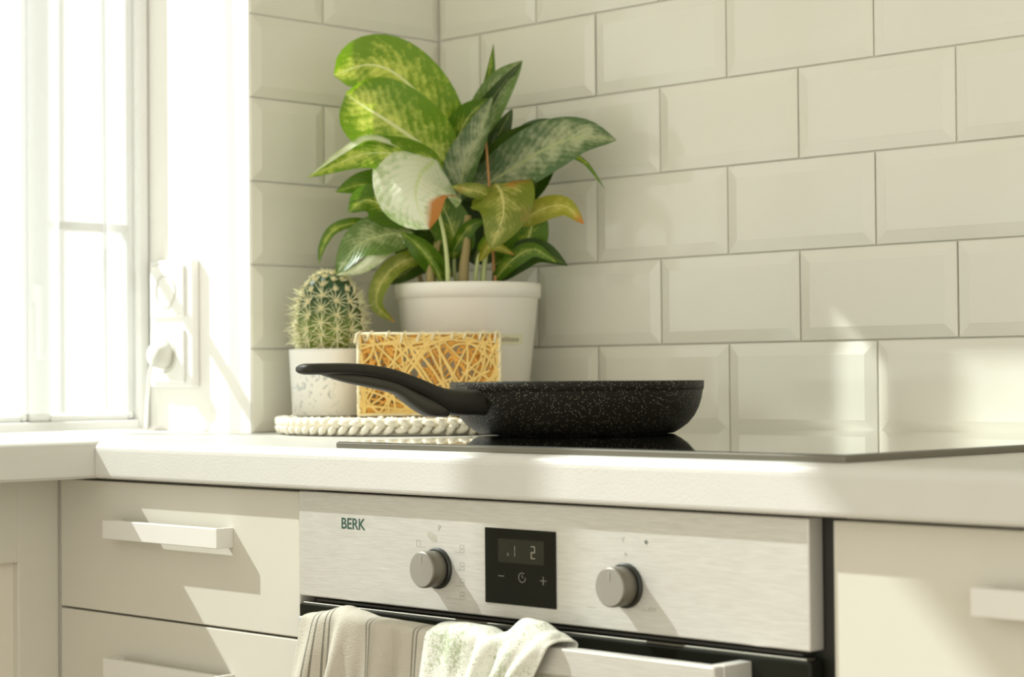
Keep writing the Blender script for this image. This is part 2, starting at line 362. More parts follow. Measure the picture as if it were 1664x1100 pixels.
# ------------------------------------------------------------------ setting
ZT = 0.900; YF = -0.5925; TW = 0.039; XJ = 0.103
def struct(name, bm, mat, smooth=False):
    o = link(name, bm, mat, smooth=smooth); o['kind'] = 'structure'; return o
bm = bmesh.new(); box(bm, -0.4, 3.0, -3.2, 0.2, -0.05, 0.0); struct('floor', bm, M['floor'])
bm = bmesh.new(); box(bm, -0.4, 3.0, -3.2, 0.2, 2.6, 2.7); struct('ceiling', bm, M['plaster'])
bm = bmesh.new(); box(bm, -0.022, -0.001, -2.299, -0.309, 2.0, 2.36); struct('added_pelmet', bm, M['plaster'])  # unseen pelmet board, added to cut off the sun at the window head
bm = bmesh.new(); box(bm, -0.4, 3.0, 0.0, 0.2, 0.0, 2.6); wall_right = struct('wall_right', bm, M['grout'])
bm = bmesh.new()
YR = -0.308                                       # the niche begins here
box(bm, -0.4, 0.0, YR, 0.0, 0.0, 2.6)
box(bm, -0.4, 0.0, -3.2, -2.3, 0.0, 2.6)
box(bm, -0.4, 0.0, -2.3, YR, 2.35, 2.6)
box(bm, -0.4, -0.2, -2.3, YR, 0.0, 0.86)
wall_left = struct('wall_left', bm, M['plaster'])

# bevelled tiles, 200 x 100 mm pitch
def tile_mesh(wd, ht, bw=0.0125, th=0.0048):
    bm = bmesh.new(); g = 0.0011
    a = [(g, g), (wd-g, g), (wd-g, ht-g), (g, ht-g)]
    bl = min(bw, wd*.3)
    layers = [(0, 0), (0, 0.0022), (bl, th), (bl+0.0012, th+0.0003)]
    rings = []
    for ins, h in layers:
        rings.append([bm.verts.new((x + (ins if x < wd/2 else -ins), -h, z + (ins if z < ht/2 else -ins))) for x, z in a])
    for A, B in zip(rings, rings[1:]):
        for k in range(4): bm.faces.new((A[k], A[(k+1) % 4], B[(k+1) % 4], B[k]))
    bm.faces.new(rings[-1])
    bmesh.ops.recalc_face_normals(bm, faces=bm.faces)
    me = bpy.data.meshes.new('tile'); bm.to_mesh(me); bm.free(); me.materials.append(M['tile']); return me
cache = {}
def tile(x, z, wd, ht, parent, left=False):
    key = (round(wd, 4), round(ht, 4))
    if key not in cache: cache[key] = tile_mesh(wd, ht)
    o = bpy.data.objects.new('tile', cache[key]); COL.objects.link(o); o.parent = parent
    j = lambda s: random.gauss(0, s)
    if left:                                       # on the x=0 wall; x is the distance from the corner
        o.location = (0.0004, -x-wd, z); o.rotation_euler = (j(.0007), j(.002), PI/2+j(.002))
    else:
        o.location = (x, -0.0004, z); o.rotation_euler = (j(.002), j(.0007), j(.002))
X0 = 0.1813
for r in range(8):
    z = 0.9 + 0.1*r; ht = 0.1 if r < 7 else 0.070
    # joints: row 0,2,4 at k odd ; row 1,3,5 at k even
    k = 1 if r % 2 == 0 else 0
    xs = [0.0] + [X0 + 0.1*kk for kk in range(k-2, 22, 2) if X0 + 0.1*kk > 0.012]
    for a, b in zip(xs, xs[1:]): tile(a+(0.0065 if a == 0 else 0), z, b-a-(0.0065 if a == 0 else 0), ht, wall_right)
for r in range(8):
    z = 0.9 + 0.1*r; ht = 0.1 if r < 7 else 0.070
    js = [0.0, 0.1116, -YR] if r % 2 == 0 else [0.0, 0.012, 0.1952, -YR]
    if r % 2: js = [0.0, 0.1952, -YR]
    for a, b in zip(js, js[1:]): tile(a, z, b-a, ht, wall_left, left=True)

# window in the niche
win = bpy.data.objects.new('window_1', None); COL.objects.link(win); win['kind'] = 'structure'; WLOC['window_1'] = Vector()
bm = bmesh.new(); zb, zt = 0.902, 2.348; xo, xi = -0.28, -0.205
y_a, y_b = -2.298, YR-0.001
box(bm, xo, xi, y_b-0.016, y_b, zb, zt, .003); box(bm, xo, xi, y_a, y_a+.035, zb, zt, .003)
box(bm, xo, xi, y_a+.035, y_b-.016, zb, zb+.012, .002); box(bm, xo, xi, y_a+.035, y_b-.016, zt-.035, zt, .003)
link('frame', bm, M['frame_white'], win)
xs1 = -0.215
def sash(y0, y1, transom=True):
    bm = bmesh.new(); t = 0.042 if False else 0.022
    box(bm, xs1-.024, xs1, y0, y0+.03, zb+.012, zt-.035, .004); box(bm, xs1-.024, xs1, y1-.009, y1, zb+.012, zt-.035, .004)
    box(bm, xs1-.024, xs1, y0+.03, y1-.009, zb+.012, zb+.02, .002); box(bm, xs1-.024, xs1, y0+.03, y1-.009, zt-.075, zt-.035, .004)
    if transom: box(bm, xs1-.018, xs1-.003, y0+.03, y1-.009, 1.148, 1.160, .002)
    link('sash', bm, M['frame_white'], win)
    link('pane', nbox(xs1-.014, xs1-.010, y0+.03, y1-.009, zb+.02, zt-.075), M['pane'], win)
sash(-0.476, y_b-.016)
sash(-1.05, -0.478, False); sash(-1.65, -1.052, False); sash(y_a+.035, -1.652, False)
hb = bmesh.new(); box(hb, xs1, xs1+.012, -.474, -.462, 1.06, 1.082, .002); box(hb, xs1+.008, xs1+.02, -.473, -.463, 0.99, 1.08, .003)
link('window_handle', hb, M['frame_white'], win)

# worktops
def front_profile(yf, yb):
    R = 0.010; pts = [(yb, ZT)]
    for k in range(7):
        a = PI/2 + k/6*PI/2; pts.append((yf+R+R*math.cos(a), ZT-R+R*math.sin(a)))
    R2 = 0.004
    for k in range(4):
        a = PI + k/3*PI/2; pts.append((yf+R2+R2*math.cos(a), ZT-TW+R2+R2*math.sin(a)))
    pts.append((yb, ZT-TW)); return pts
bm = bmesh.new(); extrude_x(bm, front_profile(YF, -0.0005), XJ+0.0006, 2.6)
o = link('worktop', bm, M['worktop']); tag(o, 'off-white laminate worktop along the tiled wall, under the frying pan', 'worktop')
bm = bmesh.new()
prof = front_profile(0, 0)                        # (dist from front, z)
R = 0.010; pr_ = [(XJ-R+R*math.sin(k/6*PI/2), ZT-R+R*math.cos(k/6*PI/2)) for k in range(7)] + [(XJ, ZT-TW+.003), (XJ-.003, ZT-TW)]
loop = [(-0.001+0.002, ZT)] + pr_ + [(0.001, ZT-TW)]
A = [bm.verts.new((x, -2.29, z)) for x, z in loop]; B = [bm.verts.new((x, -0.001, z)) for x, z in loop]
n = len(loop)
for k in range(n): bm.faces.new((A[k], A[(k+1) % n], B[(k+1) % n], B[k]))
bm.faces.new(A); bm.faces.new(B[::-1])
bmesh.ops.recalc_face_normals(bm, faces=bm.faces)
box(bm, -0.199, 0.001, -2.29, YR-.001, ZT-TW, ZT)
o = link('worktop', bm, M['worktop']); tag(o, 'off-white worktop running into the window niche below the sheer curtain', 'worktop')

# ------------------------------------------------------------------ base cabinets
def bar_handle(x0, x1, z0, z1, yback, depth, parent):
    bm = bmesh.new(); t = 0.008
    box(bm, x0, x1, yback-depth, yback-depth+t, z0, z1, .0006, 1)
    box(bm, x0, x0+.009, yback-depth+t-.0004, yback, z0, z1, .0004, 1); box(bm, x1-.009, x1, yback-depth+t-.0004, yback, z0, z1, .0004, 1)
    return link('handle', bm, M['handle'], parent)
def drawer_unit(x0, x1, yf, label, hx, rows=4, cat='drawer cabinet'):
    r = empty('drawer_cabinet', ((x0+x1)/2, -0.3, 0), label, cat)
    link('carcass', nbox(x0+.001, x1-.001, yf+.019, -.02, 0.1, 0.8585), M['cabinet'], r)
    link('plinth', nbox(x0+.001, x1-.001, yf+.06, -.02, 0.0, 0.1), M['cabinet'], r)
    zt_ = 0.8573
    hs = [0.1378, 0.19, 0.19, 0.22]
    for h in hs:
        d = link('drawer_front', nbox(x0+.0016, x1-.0016, yf, yf+.0185, zt_-h, zt_, .0012, 2), M['cabinet'], r)
        top = zt_-0.0388 if h == hs[0] else zt_-0.0425
        bar_handle(hx[0], hx[1], top-.0195, top, yf, 0.0205, d)
        zt_ -= h+.0020
    return r
drawer_unit(0.0105, 0.4262, -0.577, 'white drawer cabinet with bar handles, left of the steel oven', (0.1235, 0.3215))
drawer_unit(1.0345, 1.6345, -0.5715, 'white drawer cabinet at right of the oven, its handle cut by the frame edge', (1.164, 1.50))
# left run: shaker doors facing +x
rl = empty('base_cabinet', (-0.1, -1.2, 0), 'shaded white cabinet with a recessed-panel door, under the window worktop', 'cabinet')
link('carcass', nbox(-.19, -0.010, -2.25, -.5765, 0.1, ZT-TW-.0025), M['cabinet'], rl)
link('filler', nbox(-.01, 0.0098, -.5765, -.55, 0.1, ZT-TW-.0025), M['cabinet'], rl)
link('plinth', nbox(-.19, -0.05, -2.25, -.5765, 0.0, 0.1), M['cabinet'], rl)
def shaker(y0, y1):
    bm = bmesh.new(); z0, z1 = 0.11, 0.857; fx = 0.0088; fr = 0.0
    by = on(30, 950, 0, fx).y; bz = on(20, 915, 0, fx).z
    wl = y1 - by if y1 > -0.7 else 0.11
    box(bm, fx-.019, fx, y1-wl, y1, z0, z1, .0008, 1); box(bm, fx-.019, fx, y0, y0+wl, z0, z1, .0008, 1)
    box(bm, fx-.019, fx, y0+wl, y1-wl, bz, z1, .0008, 1); box(bm, fx-.019, fx, y0+wl, y1-wl, z0, z0+.09, .0008, 1)
    d = link('door', bm, M['cabinet'], rl)
    link('door_panel', nbox(fx-.019, fx-.011, y0+wl, y1-wl, z0+.09, bz), M['cabinet_in'], d)
shaker(-1.18, -0.5772); shaker(-1.785, -1.183)

# upper cabinets above the frame, they shade the tiles
uc = empty('wall_cabinet', (0.9, 0, 1.67), 'white wall cabinet hanging above the tiled wall, out of frame', 'cabinet')
link('carcass', nbox(0.004, 2.6, -0.31, -0.001, 1.672, 2.35), M['cabinet'], uc)
for k in range(4): link('door', nbox(0.006+.6487*k, 0.6527+.6487*k-.002, -0.33, -0.311, 1.672, 2.35, .001, 1), M['cabinet'], uc)

# ------------------------------------------------------------------ oven
OX0, OX1, OY = 0.4283, 1.0209, -0.581
ov = empty('oven', (0.7246, -0.3, 0.26), 'built-in brushed steel oven with two knobs and a black display', 'oven')
link('housing', nbox(OX0+.001, 1.0325, -0.563, -.03, 0.27, 0.8585), M['black_enamel'], ov)
pz0, pz1 = 0.7605, 0.8585
panel = link('control_panel', nbox(OX0, OX1, OY, OY+.018, pz0, pz1, .0012, 2), M['steel'], ov)
def cyl_y(prof, x, z, n=48):
    bm = bmesh.new(); lathe(bm, prof, (x, 0, z), n=n, axis='y'); return bm
for kx, kz in ((0.6205, 0.7975), (0.8408, 0.7972)):
    k = link('knob', cyl_y([(0, OY-.0035), (.0150, OY-.0035), (.0157, OY-.0045), (.0160, OY-.017), (.0156, OY-.0188), (.0149, OY-.0194)], kx, kz), M['knob'], ov, smooth=False)
    k.name = 'knob'
    for p in k.data.polygons: p.use_smooth = abs(p.normal.y) < .6
    link('knob_collar', cyl_y([(0, OY+.001), (.0180, OY+.0), (.0180, OY-.0020), (.0168, OY-.0034), (0, OY-.0035)], kx, kz), M['black_enamel'], k)
    link('knob_face', cyl_y([(.0150, OY-.0192), (.0146, OY-.0200), (0, OY-.0201)], kx, kz), M['knob_face'], k)
    link('pointer', nbox(kx-.00045, kx+.00045, OY-.0205, OY-.0200, kz+.0055, kz+.0125), M['mark_soft'], k)
# display
dx0, dx1, dz0, dz1 = 0.6805, 0.7640, 0.7725, 0.8362
disp = link('display', nbox(dx0, dx1, OY-.0012, OY+.004, dz0, dz1, .0004, 1), M['glass_black'], ov)
yd = OY-.0012
link('display_window', nbox(dx0+.0165, dx0+.0705, yd-.0001, yd+.0003, dz1-.0285, dz1-.0085), M['lcd'], disp)
bm = bmesh.new()
def seg(bm, cx, cz, w_, h_, segs, t=.0007):
    S = {'a': (cx-w_/2, cx+w_/2, cz+h_/2-t, cz+h_/2), 'd': (cx-w_/2, cx+w_/2, cz-h_/2, cz-h_/2+t), 'g': (cx-w_/2, cx+w_/2, cz-t/2, cz+t/2),
         'b': (cx+w_/2-t, cx+w_/2, cz+.0003, cz+h_/2-.0003), 'c': (cx+w_/2-t, cx+w_/2, cz-h_/2+.0003, cz-.0003),
         'f': (cx-w_/2, cx-w_/2+t, cz+.0003, cz+h_/2-.0003), 'e': (cx-w_/2, cx-w_/2+t, cz-h_/2+.0003, cz-.0003)}
    for s in segs:
        a, b, c, d = S[s]; box(bm, a, b, yd-.0004, yd-.0001, c, d)
seg(bm, dx0+.0580, dz1-.0185, .0046, .0105, 'abged', .0007)
link('digit', bm, M['digit'], disp)
bm = bmesh.new(); seg(bm, dx0+.0345, dz1-.0185, .0045, .0095, 'bc', .0005); seg(bm, dx0+.0285, dz1-.0215, .002, .002, 'adbc', .0006)
zb_ = dz1-.0412
box(bm, dx0+.0165, dx0+.0235, yd-.0004, yd, zb_+.0008, zb_+.0013)
box(bm, dx0+.0662, dx0+.0732, yd-.0004, yd, zb_-.0003, zb_+.0002); box(bm, dx0+.06945, dx0+.06995, yd-.0004, yd, zb_-.0036, zb_+.0034)
cx = dx0+.0450; ring = [(cx+.0040*math.cos(2*PI*k/20), yd-.0002, zb_+.0012+.0040*math.sin(2*PI*k/20)) for k in range(3, 21)]
tube(bm, ring, .00028, n=4)
tube(bm, [(cx, yd-.0002, zb_+.0035), (cx, yd-.0002, zb_+.0012), (cx+.0018, yd-.0002, zb_+.0012)], .00025, n=4)
link('display_symbols', bm, plain('display_symbol_grey', (0.27, 0.27, 0.23), 0.5), disp)
# printed marks
def text(body, x, z, size, mat, name='lettering', y=OY, parent=None, scx=1.0):
    c = bpy.data.curves.new(name, 'FONT'); c.body = body; c.size = size; c.extrude = 0.0001; c.offset = .00025 if body == 'BERK' else 0; c.align_x = 'CENTER'; c.align_y = 'CENTER'
    tmp = bpy.data.objects.new('tmp', c); COL.objects.link(tmp)
    dg = bpy.context.evaluated_depsgraph_get(); me = bpy.data.meshes.new_from_object(tmp.evaluated_get(dg))
    bpy.data.objects.remove(tmp); bpy.data.curves.remove(c)
    me.transform(Matrix.Rotation(PI/2, 4, 'X') @ Matrix.Diagonal((scx, 1, 1, 1)))
    bm = bmesh.new(); bm.from_mesh(me); bpy.data.meshes.remove(me)
    bmesh.ops.translate(bm, vec=(x, y-.0001, z), verts=bm.verts)
    return link(name, bm, mat, parent or ov)
lg = text('BERK', 0.5065, 0.8305, 0.0142, M['logo'], 'logo', parent=panel, scx=1.02)
text('P', 0.6228, 0.8325, 0.0072, M['mark_soft'], 'symbol', parent=panel)
bm = bmesh.new(); L_ = .00022
def frame_(bm, cx, cz, s=.0026, sz=None):
    sz = sz or s
    for a in (-1, 1):
        box(bm, cx-s, cx+s, OY-.00015, OY, cz+a*sz-L_, cz+a*sz+L_); box(bm, cx+a*s-L_, cx+a*s+L_, OY-.00015, OY, cz-sz, cz+sz)
def sym(): return link('symbol', bm, M['mark_soft'], panel)
bm.free()
for cz, xl in ((.8160, .642), (.8010, .644), (.7870, .642), (.7755, .631)):
    bm = bmesh.new(); frame_(bm, .6512, cz, .0024, .0032); box(bm, xl, .6488, OY-.00015, OY, cz-.0032-L_, cz-.0032+L_)
    box(bm, .6505, .6521, OY-.00015, OY, cz-.0008, cz+.0008); sym()
bm = bmesh.new(); frame_(bm, .5955, .8178, .0024, .0028); box(bm, .5979, .6045, OY-.00015, OY, .8150-L_, .8150+L_); sym()
bm = bmesh.new(); box(bm, .8570, .8656, OY-.00015, OY, .7790-L_, .7790+L_); frame_(bm, .8665, .7800, .0012); sym()
bm = bmesh.new(); frame_(bm, .8705, .7802, .0010); sym()
bm = bmesh.new(); box(bm, .7985, .8085, OY-.00015, OY, .7770-L_, .7770+L_); sym()
bm = cyl_y([(0, OY), (.0016, OY-.0003), (0, OY-.0004)], .8625, .8330, 14); b2 = cyl_y([(0, OY), (.0011, OY-.0003), (0, OY-.0004)], .8407, .8225, 12)
link('indicator_dot', bm, M['mark'], panel); link('indicator_dot', b2, M['mark_soft'], panel)
bm = bmesh.new(); tube(bm, [(.8395+.002*math.cos(a), OY-.0001, .8335+.002*math.sin(a)) for a in [PI*.35+k*.25 for k in range(14)]], .00022, 4)
link('symbol', bm, M['mark_soft'], panel)
bm = bmesh.new(); 
lathe(bm, [(0, 0), (.0056, -.0001), (0, -.0003)], (0, 0, 0), n=24, axis='y')
bmesh.ops.transform(bm, matrix=Matrix.Translation((.6135, OY, .8245)) @ Matrix.Rotation(.45, 4, 'Y') @ Matrix.Diagonal((1.25, 1, .62, 1)), verts=bm.verts)
link('smudge', bm, plain('smudge_grey', (0.42, 0.41, 0.34), 0.6), panel)
# door
dtop = 0.7535
dr = link('oven_door', nbox(OX0, OX1+.0005, -0.5815, -0.565, 0.29, dtop, .0022, 3), M['glass_black'], ov)
link('door_trim', nbox(OX0+.004, OX1-.004, -0.5795, -0.5690, dtop-.0004, dtop+.0012, .0004, 1), plain('trim_steel', (0.20, 0.19, 0.15), 0.45, metal=.7), dr)
link('gap_strip', nbox(OX0+.02, OX1-.01, -0.5765, -0.566, dtop+.0028, pz0-.0022), M['dark_gap'], ov)  # dark strip set in the gap above the door, the gap's shade as colour
HB = 0.7492
bm = bmesh.new(); box(bm, .4830, .9675, -.6265, -.6145, HB-.022, HB, .0012, 2)
box(bm, .4830, .4950, -.6149, -.5816, HB-.022, HB-.0002, .0006, 1); box(bm, .9555, .9675, -.6149, -.5816, HB-.022, HB-.0002, .0006, 1)
link('door_handle', bm, M['steel'], dr)

# ------------------------------------------------------------------ hob
hx0, hx1, hy0, hy1 = 0.4850, 1.0550, -0.5825, -0.070
hb_ = empty('induction_hob', (0.775, -0.32, ZT), 'black glass induction hob set on the worktop, mirroring the tiles', 'hob')
link('edge_frame', nbox(hx0, hx1, hy0, hy1, ZT, ZT+.0052, .0008, 2), M['hob_edge'], hb_)
link('glass_plate', nbox(hx0+.0012, hx1-.0012, hy0+.0012, hy1-.0012, ZT+.0046, ZT+.0060, .0004, 1), M['hob_glass'], hb_)
HZ = ZT+.0060
bm = bmesh.new()
for (a, b_, rr) in () and ((.64, -.22, .072), (.90, -.21, .09), (.64, -.44, .09), (.90, -.44, .072)):
    tube(bm, [(a+rr*math.cos(2*PI*k/48), b_+rr*math.sin(2*PI*k/48), HZ) for k in range(49)], .0004, 4)
bm.free()

# ------------------------------------------------------------------ frying pan
PD = 2.045
pc = at(937.5, 700, PD); pc.z = HZ
pan = empty('frying_pan', pc, 'black speckled frying pan with a curved handle, standing on the hob', 'frying pan')
bm = bmesh.new()
prof = [(0, .0004), (.090, .0004), (.0985, .0010), (.1050, .0046), (.1125, .0102), (.1190, .0178), (.1236, .0268), (.1264, .0358), (.1277, .0435), (.1277, .0440), (.1286, .0446), (.1290, .0525), (.1284, .0532),
        (.1272, .0528), (.1262, .0450), (.1235, .0350), (.1150, .0190), (.1020, .0070), (.0900, .0040), (0, .0036)]
lathe(bm, prof, pc, n=96)
o = link('pan_body', bm, M['pan'], pan, smooth=True)
bm = bmesh.new(); lathe(bm, [(0, 0), (.088, 0), (.090, .0006), (.086, .0008), (0, .0008)], pc, n=64); link('base_disc', bm, M['steel'], pan)
th = math.radians(36)
hd = Vector((RT.x, RT.y, 0)).normalized()*(-math.cos(th)) + Vector((FW.x, FW.y, 0)).normalized()*(-math.sin(th)); hd.normalize()
hs = Vector((0, 0, 1)).cross(hd)
def hz(u, v):                                     # where (u, v) meets the upright plane through the handle's axis
    q = ray(u, v); t = (pc-CP).dot(hs)/q.dot(hs); P = CP+q*t
    return (P-pc).dot(hd), P.z
def sweep_handle(name, top, bot, wtab, mat, n=26):
    ts = cr([Vector((*hz(*p), 0)) for p in top], 60); bs = cr([Vector((*hz(*p), 0)) for p in bot], 60)
    tt = sorted([(p.x, p.y) for p in ts]); bt = sorted([(p.x, p.y) for p in bs])
    def L(tab, x):
        if x <= tab[0][0]: return tab[0][1]
        for (a, p), (b, q) in zip(tab, tab[1:]):
            if x <= b: return p+(q-p)*(x-a)/max(1e-6, b-a)
        return tab[-1][1]
    s0 = max(tt[0][0], bt[0][0]); s1 = min(tt[-1][0], bt[-1][0])
    bm = bmesh.new(); rings = []
    for i in range(n):
        s = s0+(s1-s0)*i/(n-1); a, b = L(tt, s), L(bt, s)
        f = i/(n-1); wd = lerp_tab(wtab, f)
        e = 1.0 if f < .965 else max(.62, math.sqrt(max(0, 1-((f-.965)/.04)**2)))
        zc, hh = (a+b)/2, max(.0008, (a-b)/2)
        ring = []
        for k in range(14):
            an = 2*PI*k/14; c, s_ = math.cos(an), math.sin(an)
            px = math.copysign(abs(c)**.62, c)*wd*e; pz = math.copysign(abs(s_)**.62, s_)*hh*(e if name == 'grip' else 1)
            ring.append(bm.verts.new(pc + hd*s + hs*px + Vector((0, 0, zc+pz-pc.z))))
        rings.append(ring)
    for A, B in zip(rings, rings[1:]):
        for k in range(14): bm.faces.new((A[k], A[(k+1) % 14], B[(k+1) % 14], B[k]))
    bm.faces.new(rings[0][::-1]); bm.faces.new(rings[-1]); bmesh.ops.recalc_face_normals(bm, faces=bm.faces)
    return link(name, bm, mat, pan, smooth=True)
sweep_handle('grip', [(487, 592), (500, 590.5), (560, 590), (600, 593), (640, 601), (680, 616), (705, 627), (730, 632), (790, 633)],
             [(487, 608), (500, 609), (560, 609), (600, 614), (640, 625), (680, 643), (705, 660), (730, 674), (790, 676)],
             [(0, .017), (.25, .0165), (.5, .012), (1, .0125)], M['rubber'], n=60)
sweep_handle('grip_underside', [(520, 606), (560, 606), (600, 610), (640, 620), (680, 640), (720, 655)],
             [(520, 608), (555, 620), (600, 630), (640, 640), (660, 655), (690, 675), (720, 678)],
             [(0, .012), (.5, .0085), (1, .005)], M['rubber2'])
s_, z_ = hz(545, 615)

# ------------------------------------------------------------------ mat and everything on it
MC = Vector((0.172, -0.206, ZT))
mat_ = empty('woven_mat', MC, 'round cream braided mat under the plant pots and woven basket', 'mat')
MZ = ZT+0.0155
Rm = 0.160
def braid(rad, z, cord, parent):
    bm = bmesh.new(); nl = max(10, int(2*PI*rad/(cord*1.45)))
    for k in range(nl):
        a = 2*PI*k/nl
        for sgn in (-1, 1):
            c = MC + Vector((rad*math.cos(a+(.25*sgn)/nl*PI), rad*math.sin(a+(.25*sgn)/nl*PI), 0))
            r = bmesh.ops.create_icosphere(bm, subdivisions=1, radius=1)
            M_ = Matrix.Translation(Vector((c.x, c.y, z))) @ Matrix.Rotation(a+PI/2, 4, 'Z') @ Matrix.Translation((0, 0, sgn*cord*.40)) @ Matrix.Rotation(sgn*.6+random.gauss(0, .22), 4, 'Y') @ Matrix.Rotation(.4*sgn, 4, 'Z') @ Matrix.Diagonal((cord*1.02, cord*.72, cord*.52, 1))
            bmesh.ops.transform(bm, matrix=M_, verts=r['verts'])
    return link('braided_coil', bm, M['cotton'], parent, smooth=True)
rr = Rm
while rr > .02:
    braid(rr-.0075, ZT+.0106, .0092, mat_); rr -= .0128
bm = bmesh.new(); lathe(bm, [(0, ZT+.001), (Rm-.012, ZT+.001), (Rm-.012, ZT+.0160), (0, ZT+.0160)], (MC.x, MC.y, 0), n=48); link('backing', bm, M['cotton'], mat_)
MZ = ZT+.0208

RH = Vector((RT.x, RT.y, 0)).normalized(); FH = Vector((FW.x, FW.y, 0)).normalized()
# big pot with the plant
DP = 2.407
pp = at(761.5, 600, DP); pp.z = MZ
plant = empty('potted_plant', pp, 'tall variegated leafy plant in a plain white plastic pot behind the basket', 'potted plant')
zr = at(761, 462, DP).z; H = zr-MZ
bm = bmesh.new()
prof = [(0, 0), (.0665, 0), (.0690, .002), (.0835, H-.0185), (.0838, H-.018), (.0868, H-.0165), (.0874, H-.003), (.0868, H-.0004), (.0852, H), (.0828, H-.002), (.0800, H-.03), (.066, .004), (0, .004)]
lathe(bm, prof, pp, n=96); link('pot', bm, M['pot'], plant, smooth=True)
bm = bmesh.new(); lathe(bm, [(0, H-.022), (.03, H-.018), (.0795, H-.026), (.0795, H-.034), (0, H-.034)], pp, n=32); link('soil', bm, M['soil'], plant, smooth=True)
# paper label wrapped on the pot
def on_pot(u, v, extra=.0006):
    q = ray(u, v); o_ = CP-pp; k = (.0835-.069)/(H-.0205)
    r0 = .076
    for _ in range(6):
        a = q.x**2+q.y**2; b_ = 2*(o_.x*q.x+o_.y*q.y); c = o_.x**2+o_.y**2-(r0+extra)**2
        t = (-b_-math.sqrt(max(0, b_*b_-4*a*c)))/(2*a); P = CP+q*t; r0 = .069+k*(P.z-MZ-.002)
    return P
bm = bmesh.new(); cols = []
for i in range(9):
    u_ = 806+(849-806)*i/8; cols.append([bm.verts.new(on_pot(u_, 543)), bm.verts.new(on_pot(u_, 560))])
for a, b_ in zip(cols, cols[1:]): bm.faces.new((a[0], b_[0], b_[1], a[1]))
lab = link('pot_label', bm, M['label'], plant)
bm = bmesh.new(); u_ = 813; random.seed(3)
while u_ < 842:
    wl = random.choice((1.6, 2.4, 3.0)); h0 = 549 + random.choice((0, 0, -1.5)); 
    q4 = [bm.verts.new(on_pot(a, b_, .0011)) for a, b_ in ((u_, h0), (u_+wl, h0), (u_+wl, 555), (u_, 555))]; bm.faces.new(q4); u_ += wl+1.3
link('label_print', bm, plain('label_ink', (0.40, 0.37, 0.24), .8), lab)

random.seed(11)
def leaf(pts, W, mat, roll=0.0, cup=0.25, wave=0.06, pin=0.55, curl=0.0, tip=.85, name='leaf'):
    P = cr([at(u, v, DP+d) for u, v, d in pts], 19); n = len(P)
    W = W/FPX*(DP+pts[0][2])/2
    bm = bmesh.new(); uvl = bm.loops.layers.uv.new('UVMap'); rows = []; S = 8
    Wn = 0
    def prof(t): return (t**pin)*((1-t)**tip)
    mx = max(prof(i/50) for i in range(51)); ph = random.random()*6
    for i, p in enumerate(P):
        t = i/(n-1); T = (P[min(i+1, n-1)]-P[max(i-1, 0)]).normalized()
        Nn = (CP-p).normalized(); Nn = (Nn-T*Nn.dot(T)).normalized()
        Nn = Matrix.Rotation(roll, 3, T) @ Nn
        B = T.cross(Nn)
        w_ = max(W*prof(t)/mx, W*.03)
        row = []
        for k in range(S+1):
            s = -1+2*k/S
            ang = curl*abs(s)
            off = Nn*(cup*w_*(abs(s)**1.3) - 0) + B*(w_*s*math.cos(ang)) + Nn*(w_*abs(s)*math.sin(ang))
            off += Nn*(wave*W*math.sin(t*9+ph+s*1.2)*abs(s))
            q = p+off
            if q.y > -.010: q.y = -.010 - (q.y+.010)*.15 if q.y < .05 else -.012
            row.append(bm.verts.new(q))
        rows.append(row)
    for i in range(n-1):
        for k in range(S):
            f = bm.faces.new((rows[i][k], rows[i][k+1], rows[i+1][k+1], rows[i+1][k]))
            for l, (a, b_) in zip(f.loops, ((k, i), (k+1, i), (k+1, i+1), (k, i+1))): l[uvl].uv = (a/S, b_/(n-1))
    o = link(name, bm, LM[mat], plant, smooth=True)
    return o
def stem(pts, r, mat='stem', name='stem', dd=0.0):
    bm = bmesh.new(); P = cr([at(u, v, DP+d+dd) for u, v, d in pts], 12)
    R_ = [r/FPX*DP*(1-.35*i/11) for i in range(12)]
    tube(bm, P, R_, 8); return link(name, bm, M[mat], plant, smooth=True)
# --- back leaves
leaf([(715, 300, .03), (722, 210, .03), (713, 160, .03), (700, 116, .03)], 40, 'green', roll=.5, cup=.3)
leaf([(770, 330, .0), (795, 300, .01), (815, 270, .01), (832, 240, .01)], 85, 'dark', roll=.2)
leaf([(800, 350, .0), (840, 310, .0), (875, 285, -.01), (905, 262, -.02)], 70, 'dark', roll=-.3)
leaf([(790, 320, .01), (822, 270, -.01), (850, 232, -.03), (884, 202, -.05)], 88, 'dark', roll=.3, cup=.12)
leaf([(820, 290, -.01), (850, 235, -.03), (890, 215, -.05), (930, 210, -.07)], 55, 'dark', roll=-.5, cup=.2)
leaf([(770, 300, .01), (792, 250, .01), (812, 215, 0), (832, 178, 0)], 46, 'dark', roll=.5, cup=.3)
leaf([(745, 300, .02), (775, 205, .02), (791, 140, .02), (802, 70, .02)], 32, 'green', roll=.7, cup=.4)
leaf([(755, 290, .02), (782, 205, .01), (815, 140, .0), (849, 98, .0)], 60, 'mid', roll=-.35, cup=.35)
leaf([(750, 300, .01), (768, 215, .01), (800, 160, .0), (848, 100, -.005)], 34, 'dark', roll=.2, cup=.1)
leaf([(735, 330, .0), (738, 250, -.01), (758, 195, -.02), (792, 160, -.02)], 68, 'green', roll=.25)
leaf([(745, 330, -.02), (755, 270, -.03), (778, 220, -.035), (800, 158, -.03)], 60, 'silver', roll=-.5, cup=.5)
leaf([(770, 330, -.01), (765, 290, -.01), (790, 250, -.01), (808, 215, -.01)], 52, 'dark', roll=.1)
